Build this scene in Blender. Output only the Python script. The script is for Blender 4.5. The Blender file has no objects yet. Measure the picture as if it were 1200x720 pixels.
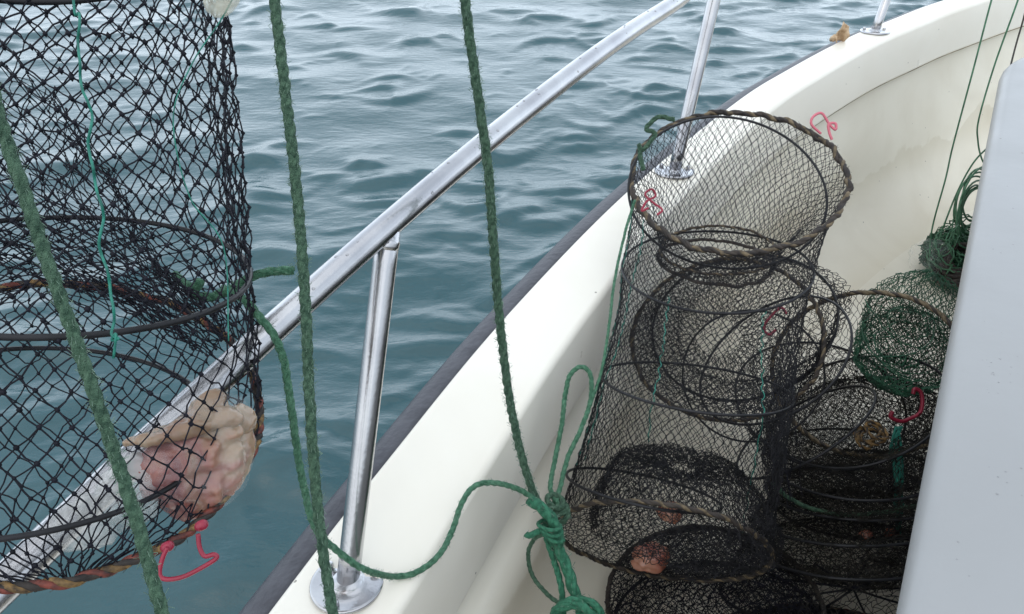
import bpy, math, random
import numpy as np
from mathutils import Vector, noise as mnoise

random.seed(7)
RNG = np.random.default_rng(11)
scene = bpy.context.scene
COL = scene.collection
V3 = lambda *a: np.array(a, dtype=float)

# ------------------------------------------------------------------ sight lines
F = 890.0
PITCH = math.radians(35)
CP, SP = math.cos(PITCH), math.sin(PITCH)
EYE = V3(0, 0, 1.6)
RIGHT, UP, FWD = V3(1, 0, 0), V3(0, SP, CP), V3(0, CP, -SP)
DECK = 0.40


def ray(px, py):
    return FWD + RIGHT * ((px - 600) / F) - UP * ((py - 360) / F)


def at(px, py, d):
    return EYE + ray(px, py) * d


def on_gunwale(px, py, off=0.0):
    r = ray(px, py)
    d = (0.86 - 0.075 * 0.52 + off - 1.6) / (r[2] - 0.075 * r[1])
    return EYE + r * d


def zg(y):
    return 0.86 + 0.075 * (y - 0.52)


# ------------------------------------------------------------------ mesh helpers
class MB:
    """collects geometry for ONE mesh object"""

    def __init__(self):
        self.v, self.f, self.m, self.n = [], [], [], 0

    def add(self, verts, faces, mat=0):
        verts = np.asarray(verts, float)
        self.v.append(verts)
        for fc in faces:
            self.f.append([i + self.n for i in fc])
        self.m += [mat] * len(faces)
        self.n += len(verts)

    def build(self, name, mats, parent=None, smooth=True):
        if not isinstance(mats, (list, tuple)):
            mats = [mats]
        me = bpy.data.meshes.new(name)
        vs = np.concatenate(self.v) if self.v else np.zeros((0, 3))
        if parent is not None:
            p = parent
            while p is not None:
                vs = vs - np.array(p.location)
                p = p.parent
        me.from_pydata(vs.tolist(), [], self.f)
        for m in mats:
            me.materials.append(m)
        me.polygons.foreach_set('material_index', self.m)
        me.polygons.foreach_set('use_smooth', [smooth] * len(self.f))
        me.update()
        ob = bpy.data.objects.new(name, me)
        COL.objects.link(ob)
        if parent is not None:
            ob.parent = parent
        return ob


def catmull(pts, n_per=12, closed=False):
    P = np.asarray(pts, float)
    n = len(P)
    out = []
    rng = range(n) if closed else range(n - 1)
    for i in rng:
        if closed:
            p0, p1, p2, p3 = P[(i - 1) % n], P[i], P[(i + 1) % n], P[(i + 2) % n]
        else:
            p1, p2 = P[i], P[i + 1]
            p0 = P[i - 1] if i > 0 else 2 * p1 - p2
            p3 = P[i + 2] if i + 2 < n else 2 * p2 - p1
        for k in range(n_per):
            t = k / n_per
            out.append(0.5 * (2 * p1 + (p2 - p0) * t + (2 * p0 - 5 * p1 + 4 * p2 - p3) * t * t
                              + (3 * p1 - p0 - 3 * p2 + p3) * t ** 3))
    if not closed:
        out.append(P[-1])
    return np.array(out)


def resample(pts, ds, closed=False):
    P = np.asarray(pts, float)
    if closed:
        P = np.vstack([P, P[:1]])
    seg = np.linalg.norm(np.diff(P, axis=0), axis=1)
    s = np.concatenate([[0], np.cumsum(seg)])
    n = max(4, int(s[-1] / ds))
    t = np.linspace(0, s[-1], n + 1)
    if closed:
        t = t[:-1]
    return np.stack([np.interp(t, s, P[:, k]) for k in range(3)], 1)


def frames(P, closed=False):
    if closed:
        T = np.roll(P, -1, 0) - np.roll(P, 1, 0)
    else:
        T = np.gradient(P, axis=0)
    T /= np.linalg.norm(T, axis=1)[:, None] + 1e-12
    N = np.zeros_like(P)
    a = V3(0, 0, 1) if abs(T[0][2]) < 0.9 else V3(1, 0, 0)
    n = np.cross(T[0], a)
    n /= np.linalg.norm(n)
    for i in range(len(P)):
        n = n - T[i] * n.dot(T[i])
        n /= np.linalg.norm(n) + 1e-12
        N[i] = n
    B = np.cross(T, N)
    if closed:   # spread the closing twist evenly
        n = N[-1] - T[0] * N[-1].dot(T[0])
        ang = math.atan2(np.dot(n, B[0]), np.dot(n, N[0]))
        a = -ang * np.arange(len(P)) / len(P)
        N, B = (N * np.cos(a)[:, None] + B * np.sin(a)[:, None],
                -N * np.sin(a)[:, None] + B * np.cos(a)[:, None])
    return T, N, B


def tube(mb, pts, r, sides=8, closed=False, mat=0, cap=True):
    P = np.asarray(pts, float)
    n = len(P)
    T, N, B = frames(P, closed)
    r = np.broadcast_to(np.asarray(r, float), (n,))
    a = np.arange(sides) * 2 * math.pi / sides
    ring = (P[:, None] + r[:, None, None] * (N[:, None] * np.cos(a)[None, :, None]
                                             + B[:, None] * np.sin(a)[None, :, None]))
    fs = []
    m = n if closed else n - 1
    for i in range(m):
        j = (i + 1) % n
        for k in range(sides):
            l = (k + 1) % sides
            fs.append([i * sides + k, i * sides + l, j * sides + l, j * sides + k])
    if cap and not closed:
        fs.append(list(range(sides))[::-1])
        fs.append([(n - 1) * sides + k for k in range(sides)])
    mb.add(ring.reshape(-1, 3), fs, mat)


def twisted(mb, pts, R, closed=False, strands=3, pitch=None, mats=(0, 0, 0), sides=7, fuzz=0, wob=0.0, fuzzmat=None):
    """laid rope: strands wound round the path, plus loose fibres"""
    P = resample(pts, R * 0.55, closed)
    n = len(P)
    if wob:
        off = np.array([mnoise.noise_vector(Vector(p * 60)) for p in P])
        P = P + off * wob
    T, N, B = frames(P, closed)
    ds = np.linalg.norm(np.diff(P, axis=0), axis=1).mean()
    s = np.arange(n) * ds
    pitch = pitch or R * 7.6
    L = n * ds
    turns = max(1, round(L / pitch)) if closed else L / pitch
    ph = 2 * math.pi * turns * s / L
    ro, rs = (R * 0.38, R * 0.62) if strands == 3 else (R * 0.48, R * 0.6)
    for k in range(strands):
        a = ph + 2 * math.pi * k / strands
        Q = P + ro * (N * np.cos(a)[:, None] + B * np.sin(a)[:, None])
        tube(mb, Q, rs * (1 + 0.08 * np.sin(s / R * 1.7 + k)), sides, closed, mats[k % len(mats)])
    if fuzz:
        nf = int(L * fuzz)
        idx = RNG.integers(0, n, nf)
        an = RNG.uniform(0, 2 * math.pi, nf)
        d = N[idx] * np.cos(an)[:, None] + B[idx] * np.sin(an)[:, None]
        A = P[idx] + d * R * 0.9
        E = A + (d * RNG.uniform(0.25, 0.8, nf)[:, None] + T[idx] * RNG.uniform(-0.9, 0.9, nf)[:, None]) * R
        prisms(mb, A, E, R * 0.045, 3, fuzzmat if fuzzmat is not None else mats[0])
    return P


def prisms(mb, A, Bp, r, sides=3, mat=0):
    A, Bp = np.asarray(A, float), np.asarray(Bp, float)
    n = len(A)
    if n == 0:
        return
    T = Bp - A
    T /= np.linalg.norm(T, axis=1)[:, None] + 1e-9
    ref = np.where(np.abs(T[:, 2:3]) < 0.9, V3(0, 0, 1)[None], V3(1, 0, 0)[None])
    N = np.cross(T, ref)
    N /= np.linalg.norm(N, axis=1)[:, None] + 1e-9
    B = np.cross(T, N)
    a = np.arange(sides) * 2 * math.pi / sides
    off = r * (N[:, None] * np.cos(a)[None, :, None] + B[:, None] * np.sin(a)[None, :, None])
    vs = np.concatenate([A[:, None] + off, Bp[:, None] + off], 1).reshape(-1, 3)
    base = (np.arange(n) * 2 * sides)[:, None]
    fs = []
    for k in range(sides):
        l = (k + 1) % sides
        fs.append(base + np.array([k, l, sides + l, sides + k])[None])
    mb.add(vs, np.concatenate(fs).tolist(), mat)


def knots(mb, Pn, r, mat=0):
    o = np.array([[1, 0, 0], [-1, 0, 0], [0, 1, 0], [0, -1, 0], [0, 0, 1.25], [0, 0, -1.25]]) * r
    fidx = np.array([[0, 2, 4], [2, 1, 4], [1, 3, 4], [3, 0, 4], [2, 0, 5], [1, 2, 5], [3, 1, 5], [0, 3, 5]])
    n = len(Pn)
    vs = (np.asarray(Pn)[:, None] + o[None] * RNG.uniform(.8, 1.25, (n, 1, 1))).reshape(-1, 3)
    fs = (np.arange(n)[:, None, None] * 6 + fidx[None]).reshape(-1, 3)
    mb.add(vs, fs.tolist(), mat)


def net(mb, surf, nu, nv, r, jit=0.0, knot=0.0, sag=0.0, sides=3, closed=True, mat=0, skip=0.0):
    """diamond mesh netting over surf(u in 0..1, v in 0..1)"""
    nodes = {}
    G = np.zeros((nv + 1, nu, 3))
    for j in range(nv + 1):
        u = (np.arange(nu) + 0.5 * (j % 2)) / nu
        G[j] = surf(u, j / nv)
    G = G + RNG.normal(0, 1, G.shape) * jit
    A, B = [], []
    for j in range(nv):
        if j % 2 == 0:
            right, left = G[j + 1], np.roll(G[j + 1], 1, 0)
        else:
            right, left = np.roll(G[j + 1], -1, 0), G[j + 1]
        if closed:
            A += [G[j], G[j]]
            B += [right, left]
        else:
            if j % 2 == 0:
                A += [G[j], G[j][1:]]
                B += [right, left[1:]]
            else:
                A += [G[j][:-1], G[j]]
                B += [right[:-1], left]
    A, B = np.concatenate(A), np.concatenate(B)
    if skip:
        k = RNG.uniform(0, 1, len(A)) > skip
        A, B = A[k], B[k]
    if sag:
        L = np.linalg.norm(B - A, axis=1)[:, None]
        M = (A + B) / 2 + RNG.normal(0, 1, A.shape) * sag * L
        prisms(mb, A, M, r, sides, mat)
        prisms(mb, M, B, r, sides, mat)
    else:
        prisms(mb, A, B, r, sides, mat)
    if knot:
        knots(mb, G.reshape(-1, 3), knot, mat)


def ring_pts(spec, n=96):
    """circle whose outline from the eye is an ellipse a x b about (px, py)"""
    px, py, d, a, b, tilt = spec[:6]
    c0 = at(px, py, d)
    R = a * d / F
    vd = ray(px, py)
    vd = vd / np.linalg.norm(vd)
    th = math.radians(tilt)
    # image plane axes at that point
    r0 = RIGHT - vd * RIGHT.dot(vd)
    r0 /= np.linalg.norm(r0)
    u0 = np.cross(r0, vd)
    U = r0 * math.cos(th) - u0 * math.sin(th)
    W = r0 * math.sin(th) + u0 * math.cos(th)
    q = min(1.0, b / a)
    V = W * q + vd * math.sqrt(max(0, 1 - q * q)) * (spec[6] if len(spec) > 6 else 1)
    t = np.arange(n) * 2 * math.pi / n
    w = 1 + 0.02 * np.sin(2 * t + px) + 0.012 * np.sin(3 * t + py)
    return c0 + R * w[:, None] * (U[None] * np.cos(t)[:, None] + V[None] * np.sin(t)[:, None])


def loft(rings, waist=0.05, fold=0.0, folds=11, seed=0.0):
    """smooth surface through closed rings, sagging inwards between them"""
    S = np.array(rings)
    n = len(S)
    cen = S.mean(1)

    def surf(u, v):
        x = min(v * (n - 1), n - 1 - 1e-6)
        i = int(x)
        t = x - i
        p1, p2 = S[i], S[i + 1]
        p0 = S[i - 1] if i > 0 else 2 * p1 - p2
        p3 = S[i + 2] if i + 2 < n else 2 * p2 - p1
        tt = 0.5
        L = p1 + (p2 - p1) * t
        CR = 0.5 * (2 * p1 + (p2 - p0) * t + (2 * p0 - 5 * p1 + 4 * p2 - p3) * t * t + (3 * p1 - p0 - 3 * p2 + p3) * t ** 3)
        Q = L * (1 - tt) + CR * tt
        c = cen[i] + (cen[i + 1] - cen[i]) * t
        m = len(Q)
        th = np.arange(m) / m * 2 * math.pi
        k = 1 - waist * math.sin(math.pi * t) + fold * math.sin(math.pi * t) * np.sin(folds * th + seed + 3 * v)
        Q = c + (Q - c) * np.asarray(k)[..., None] if np.ndim(k) else c + (Q - c) * k
        uu = (np.asarray(u) % 1.0) * m
        i0 = np.floor(uu).astype(int) % m
        f = (uu - np.floor(uu))[:, None]
        return Q[i0] * (1 - f) + Q[(i0 + 1) % m] * f
    return surf


# ------------------------------------------------------------------ materials
def mat_new(name):
    m = bpy.data.materials.new(name)
    m.use_nodes = True
    nt = m.node_tree
    return m, nt, nt.nodes['Principled BSDF']


def setp(b, **k):
    for n, v in k.items():
        n = n.replace('_', ' ')
        if n in b.inputs:
            b.inputs[n].default_value = v


def node(nt, t, **k):
    n = nt.nodes.new(t)
    for a, v in k.items():
        setattr(n, a, v)
    return n


def noise_mat(name, c1, c2, scale=20, rough=0.5, bump=0.0, bscale=None, metal=0.0, spec=0.5, coat=0.0, detail=4, lo=.35, hi=.65, rough2=None):
    m, nt, b = mat_new(name)
    tc = node(nt, 'ShaderNodeTexCoord')
    nz = node(nt, 'ShaderNodeTexNoise')
    nz.inputs['Scale'].default_value = scale
    nz.inputs['Detail'].default_value = detail
    nt.links.new(tc.outputs['Object'], nz.inputs['Vector'])
    cr = node(nt, 'ShaderNodeValToRGB')
    cr.color_ramp.elements[0].position, cr.color_ramp.elements[1].position = lo, hi
    cr.color_ramp.elements[0].color, cr.color_ramp.elements[1].color = (*c1, 1), (*c2, 1)
    nt.links.new(nz.outputs['Fac'], cr.inputs['Fac'])
    nt.links.new(cr.outputs['Color'], b.inputs['Base Color'])
    setp(b, Roughness=rough, Metallic=metal, Specular_IOR_Level=spec, Coat_Weight=coat)
    if rough2 is not None:
        mr = node(nt, 'ShaderNodeMapRange')
        mr.inputs[3].default_value, mr.inputs[4].default_value = rough, rough2
        nt.links.new(nz.outputs['Fac'], mr.inputs[0])
        nt.links.new(mr.outputs[0], b.inputs['Roughness'])
    if bump:
        n2 = node(nt, 'ShaderNodeTexNoise')
        n2.inputs['Scale'].default_value = bscale or scale * 3
        n2.inputs['Detail'].default_value = 3
        nt.links.new(tc.outputs['Object'], n2.inputs['Vector'])
        bp = node(nt, 'ShaderNodeBump')
        bp.inputs['Strength'].default_value = bump
        bp.inputs['Distance'].default_value = 0.004
        nt.links.new(n2.outputs['Fac'], bp.inputs['Height'])
        nt.links.new(bp.outputs['Normal'], b.inputs['Normal'])
    return m


def gelcoat(name, base, dirt, dirt_amt=0.5, rough=0.28, drops=False):
    """moulded glass fibre: faint mottling, scuffs, dark specks, slight waviness"""
    m, nt, b = mat_new(name)
    L = nt.links.new
    tc = node(nt, 'ShaderNodeTexCoord')
    big = node(nt, 'ShaderNodeTexNoise')
    big.inputs['Scale'].default_value = 3.2
    big.inputs['Detail'].default_value = 6
    big.inputs['Distortion'].default_value = 0.6
    L(tc.outputs['Object'], big.inputs['Vector'])
    r1 = node(nt, 'ShaderNodeMapRange')
    r1.inputs[1].default_value, r1.inputs[2].default_value = 0.46, 0.72
    r1.inputs[4].default_value = dirt_amt
    L(big.outputs['Fac'], r1.inputs[0])
    mx = node(nt, 'ShaderNodeMix', data_type='RGBA')
    mx.inputs[6].default_value, mx.inputs[7].default_value = (*base, 1), (*dirt, 1)
    L(r1.outputs[0], mx.inputs[0])
    # fine specks of grit
    sp = node(nt, 'ShaderNodeTexVoronoi')
    sp.inputs['Scale'].default_value = 26
    L(tc.outputs['Object'], sp.inputs['Vector'])
    lt = node(nt, 'ShaderNodeMath', operation='LESS_THAN')
    lt.inputs[1].default_value = 0.052
    L(sp.outputs['Distance'], lt.inputs[0])
    sel = node(nt, 'ShaderNodeSeparateColor')
    L(sp.outputs['Color'], sel.inputs[0])
    gt = node(nt, 'ShaderNodeMath', operation='GREATER_THAN')
    gt.inputs[1].default_value = 0.74
    L(sel.outputs[0], gt.inputs[0])
    mu = node(nt, 'ShaderNodeMath', operation='MULTIPLY')
    L(lt.outputs[0], mu.inputs[0])
    L(gt.outputs[0], mu.inputs[1])
    m2 = node(nt, 'ShaderNodeMix', data_type='RGBA')
    m2.inputs[7].default_value = (0.13, 0.11, 0.085, 1)
    mm = node(nt, 'ShaderNodeMath', operation='MULTIPLY')
    mm.inputs[1].default_value = 0.75
    L(mu.outputs[0], mm.inputs[0])
    L(mm.outputs[0], m2.inputs[0])
    L(mx.outputs[2], m2.inputs[6])
    L(m2.outputs[2], b.inputs['Base Color'])
    fine = node(nt, 'ShaderNodeTexNoise')
    fine.inputs['Scale'].default_value = 9
    fine.inputs['Detail'].default_value = 5
    L(tc.outputs['Object'], fine.inputs['Vector'])
    rr = node(nt, 'ShaderNodeMapRange')
    rr.inputs[3].default_value, rr.inputs[4].default_value = rough - .1, rough + .18
    L(fine.outputs['Fac'], rr.inputs[0])
    L(rr.outputs[0], b.inputs['Roughness'])
    bp = node(nt, 'ShaderNodeBump')
    bp.inputs['Strength'].default_value = 0.12
    bp.inputs['Distance'].default_value = 0.01
    L(fine.outputs['Fac'], bp.inputs['Height'])
    L(bp.outputs['Normal'], b.inputs['Normal'])
    return m


M = {}
M['gunwale'] = gelcoat('gunwale_gelcoat', (0.82, 0.785, 0.70), (0.72, 0.67, 0.565), 0.5, 0.3)
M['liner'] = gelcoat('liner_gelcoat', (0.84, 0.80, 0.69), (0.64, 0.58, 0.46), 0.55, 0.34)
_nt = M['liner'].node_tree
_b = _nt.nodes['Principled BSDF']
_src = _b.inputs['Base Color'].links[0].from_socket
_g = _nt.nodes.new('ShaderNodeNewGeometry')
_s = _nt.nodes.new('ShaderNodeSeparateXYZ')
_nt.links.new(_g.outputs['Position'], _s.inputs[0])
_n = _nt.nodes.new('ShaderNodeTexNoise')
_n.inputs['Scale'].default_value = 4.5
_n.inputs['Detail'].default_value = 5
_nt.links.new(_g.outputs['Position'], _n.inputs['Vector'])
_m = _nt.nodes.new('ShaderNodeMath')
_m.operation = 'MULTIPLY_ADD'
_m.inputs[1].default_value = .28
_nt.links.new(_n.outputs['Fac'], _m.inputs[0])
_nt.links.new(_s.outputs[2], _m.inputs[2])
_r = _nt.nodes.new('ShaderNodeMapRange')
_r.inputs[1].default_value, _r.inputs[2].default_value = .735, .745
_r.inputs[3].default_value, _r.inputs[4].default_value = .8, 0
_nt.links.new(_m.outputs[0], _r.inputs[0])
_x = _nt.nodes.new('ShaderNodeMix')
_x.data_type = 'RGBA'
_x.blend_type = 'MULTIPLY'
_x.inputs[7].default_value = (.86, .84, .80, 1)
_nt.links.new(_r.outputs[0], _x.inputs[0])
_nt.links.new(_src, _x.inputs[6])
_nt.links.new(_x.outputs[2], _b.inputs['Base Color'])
M['deck'] = gelcoat('deck_gelcoat', (0.80, 0.76, 0.655), (0.60, 0.55, 0.44), 0.6, 0.38)
M['roof'] = gelcoat('coachroof_gelcoat', (0.31, 0.316, 0.32), (0.27, 0.274, 0.276), 0.5, 0.3)
M['hull'] = noise_mat('hull_paint', (0.62, 0.61, 0.58), (0.68, 0.67, 0.63), 4, 0.3)
M['strake'] = noise_mat('rubber_strake', (0.030, 0.031, 0.042), (0.062, 0.064, 0.078), 30, 0.32, 0.5, 90, rough2=.6)
M['steel'] = noise_mat('polished_steel', (0.42, 0.42, 0.44), (0.56, 0.56, 0.57), 14, 0.12, 0.05, 220, metal=1.0, rough2=.3)
M['net_black'] = noise_mat('black_twine', (0.004, 0.005, 0.009), (0.013, 0.013, 0.021), 60, 0.6, spec=.2)
M['net_grey'] = noise_mat('grey_twine', (0.008, 0.0085, 0.010), (0.026, 0.026, 0.030), 50, 0.6, spec=.2)
M['net_brown'] = noise_mat('brown_twine', (0.009, 0.009, 0.008), (0.030, 0.027, 0.021), 50, 0.65, spec=.2)
M['net_green'] = noise_mat('green_twine', (0.008, 0.050, 0.025), (0.024, 0.125, 0.062), 50, 0.5)
M['hoop'] = noise_mat('coated_wire', (0.006, 0.0065, 0.008), (0.016, 0.016, 0.019), 40, 0.42, spec=.3)
M['rope'] = noise_mat('weathered_green_rope', (0.020, 0.066, 0.037), (0.085, 0.170, 0.105), 240, 0.75, 0.9, 900)
M['rope_pale'] = noise_mat('pale_green_rope', (0.028, 0.115, 0.060), (0.095, 0.24, 0.145), 200, 0.7, 0.8, 800)
M['rope_bright'] = noise_mat('bright_green_rope', (0.012, 0.105, 0.055), (0.045, 0.22, 0.125), 200, 0.6, 0.8, 800)
M['fibre'] = noise_mat('rope_fibre', (0.09, 0.17, 0.12), (0.20, 0.30, 0.23), 50, 0.6)
M['cord_teal'] = noise_mat('teal_cord', (0.006, 0.11, 0.085), (0.018, 0.23, 0.165), 120, 0.55)
M['line'] = noise_mat('green_fishing_line', (0.03, 0.11, 0.055), (0.085, 0.23, 0.13), 30, 0.4)
M['line_dark'] = noise_mat('dark_fishing_line', (0.02, 0.022, 0.018), (0.05, 0.045, 0.035), 30, 0.5)
M['lace_dark'] = noise_mat('dark_lacing', (0.014, 0.011, 0.010), (0.045, 0.034, 0.026), 90, 0.7)
M['lace_ochre'] = noise_mat('ochre_lacing', (0.045, 0.026, 0.010), (0.25, 0.145, 0.045), 160, 0.65)
M['lace_rust'] = noise_mat('rust_lacing', (0.035, 0.010, 0.008), (0.19, 0.040, 0.025), 160, 0.65)
M['lace_tan'] = noise_mat('tan_lacing', (0.07, 0.052, 0.03), (0.19, 0.145, 0.085), 90, 0.7)
M['hook'] = noise_mat('red_plastic', (0.20, 0.008, 0.026), (0.31, 0.016, 0.045), 20, 0.3)
M['hook_pale'] = noise_mat('faded_red_plastic', (0.50, 0.10, 0.14), (0.58, 0.15, 0.19), 20, 0.4)


def bait_mat(name, cols, scale=14):
    m, nt, b = mat_new(name)
    tc = node(nt, 'ShaderNodeTexCoord')
    nz = node(nt, 'ShaderNodeTexNoise')
    nz.inputs['Scale'].default_value = scale
    nz.inputs['Detail'].default_value = 5
    nz.inputs['Distortion'].default_value = 0.8
    nt.links.new(tc.outputs['Object'], nz.inputs['Vector'])
    cr = node(nt, 'ShaderNodeValToRGB')
    els = cr.color_ramp.elements
    pos = np.linspace(.3, .7, len(cols))
    els[0].position, els[1].position = pos[0], pos[-1]
    els[0].color, els[1].color = (*cols[0], 1), (*cols[-1], 1)
    for p_, c_ in zip(pos[1:-1], cols[1:-1]):
        e = els.new(p_)
        e.color = (*c_, 1)
    nt.links.new(nz.outputs['Fac'], cr.inputs['Fac'])
    nt.links.new(cr.outputs['Color'], b.inputs['Base Color'])
    setp(b, Roughness=0.22, Subsurface_Weight=0.25, Subsurface_Scale=0.01, Coat_Weight=0.5, Coat_Roughness=0.08)
    b.inputs['Subsurface Radius'].default_value = (1, .35, .2)
    n2 = node(nt, 'ShaderNodeTexNoise')
    n2.inputs['Scale'].default_value = 60
    nt.links.new(tc.outputs['Object'], n2.inputs['Vector'])
    bp = node(nt, 'ShaderNodeBump')
    bp.inputs['Strength'].default_value = .4
    bp.inputs['Distance'].default_value = .004
    nt.links.new(n2.outputs['Fac'], bp.inputs['Height'])
    nt.links.new(bp.outputs['Normal'], b.inputs['Normal'])
    return m


M['meat'] = bait_mat('raw_flesh', [(0.19, 0.066, 0.066), (0.29, 0.115, 0.095), (0.31, 0.17, 0.12), (0.33, 0.235, 0.15)], 30)
_nt = M['meat'].node_tree
_cr = next(n for n in _nt.nodes if n.type == 'VALTORGB')
_nz = next(n for n in _nt.nodes if n.type == 'TEX_NOISE' and n.inputs['Detail'].default_value == 5)
_tc = next(n for n in _nt.nodes if n.type == 'TEX_COORD')
_sx = _nt.nodes.new('ShaderNodeSeparateXYZ')
_nt.links.new(_tc.outputs['Object'], _sx.inputs[0])
_ma = _nt.nodes.new('ShaderNodeMath')
_ma.operation = 'MULTIPLY_ADD'
_ma.inputs[1].default_value = 5.5
_ma.inputs[2].default_value = -0.03
_nt.links.new(_sx.outputs[0], _ma.inputs[0])
_ad = _nt.nodes.new('ShaderNodeMath')
_ad.operation = 'ADD'
_nt.links.new(_ma.outputs[0], _ad.inputs[0])
_nt.links.new(_nz.outputs['Fac'], _ad.inputs[1])
_nt.links.new(_ad.outputs[0], _cr.inputs['Fac'])
M['fat'] = bait_mat('pale_skin', [(0.25, 0.145, 0.10), (0.29, 0.195, 0.125), (0.34, 0.26, 0.175)], 26)
M['bait_pink'] = bait_mat('pink_bait', [(0.30, 0.09, 0.065), (0.40, 0.165, 0.11), (0.46, 0.25, 0.17)])


def film_mat(name, alpha, tint=(0.82, 0.86, 0.88)):
    m, nt, b = mat_new(name)
    setp(b, Roughness=0.10, Specular_IOR_Level=1.0)
    b.inputs['Base Color'].default_value = (*tint, 1)
    tr = node(nt, 'ShaderNodeBsdfTransparent')
    ms = node(nt, 'ShaderNodeMixShader')
    tc = node(nt, 'ShaderNodeTexCoord')
    nz = node(nt, 'ShaderNodeTexNoise')
    nz.inputs['Scale'].default_value = 30
    nz.inputs['Distortion'].default_value = 1.5
    nt.links.new(tc.outputs['Object'], nz.inputs['Vector'])
    mr = node(nt, 'ShaderNodeMapRange')
    mr.inputs[1].default_value, mr.inputs[2].default_value = .35, .7
    mr.inputs[3].default_value, mr.inputs[4].default_value = alpha * .5, min(1, alpha * 1.5)
    nt.links.new(nz.outputs['Fac'], mr.inputs[0])
    nt.links.new(mr.outputs[0], ms.inputs[0])
    nt.links.new(tr.outputs[0], ms.inputs[1])
    nt.links.new(b.outputs[0], ms.inputs[2])
    nt.links.new(ms.outputs[0], nt.nodes['Material Output'].inputs['Surface'])
    bp = node(nt, 'ShaderNodeBump')
    bp.inputs['Strength'].default_value = .35
    bp.inputs['Distance'].default_value = .004
    n3 = node(nt, 'ShaderNodeTexNoise')
    n3.inputs['Scale'].default_value = 70
    nt.links.new(tc.outputs['Object'], n3.inputs['Vector'])
    nt.links.new(n3.outputs['Fac'], bp.inputs['Height'])
    nt.links.new(bp.outputs['Normal'], b.inputs['Normal'])
    return m


M['film'] = film_mat('clear_plastic_film', 0.42, (.7, .72, .71))
M['film_thin'] = film_mat('thin_plastic_film', 0.07)
M['float'] = film_mat('cloudy_plastic', 0.5, (0.75, 0.74, 0.62))
M['husk'] = noise_mat('dry_husk', (0.38, 0.25, 0.14), (0.62, 0.47, 0.31), 60, 0.7, 0.6, 120)


def tag(o, label=None, cat=None, group=None, kind=None):
    if label:
        o['label'] = label
    if cat:
        o['category'] = cat
    if group:
        o['group'] = group
    if kind:
        o['kind'] = kind
    return o


def empty(name, loc, label, cat, group=None):
    e = bpy.data.objects.new(name, None)
    e.empty_display_size = 0.05
    e.location = loc
    COL.objects.link(e)
    return tag(e, label, cat, group)


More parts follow.
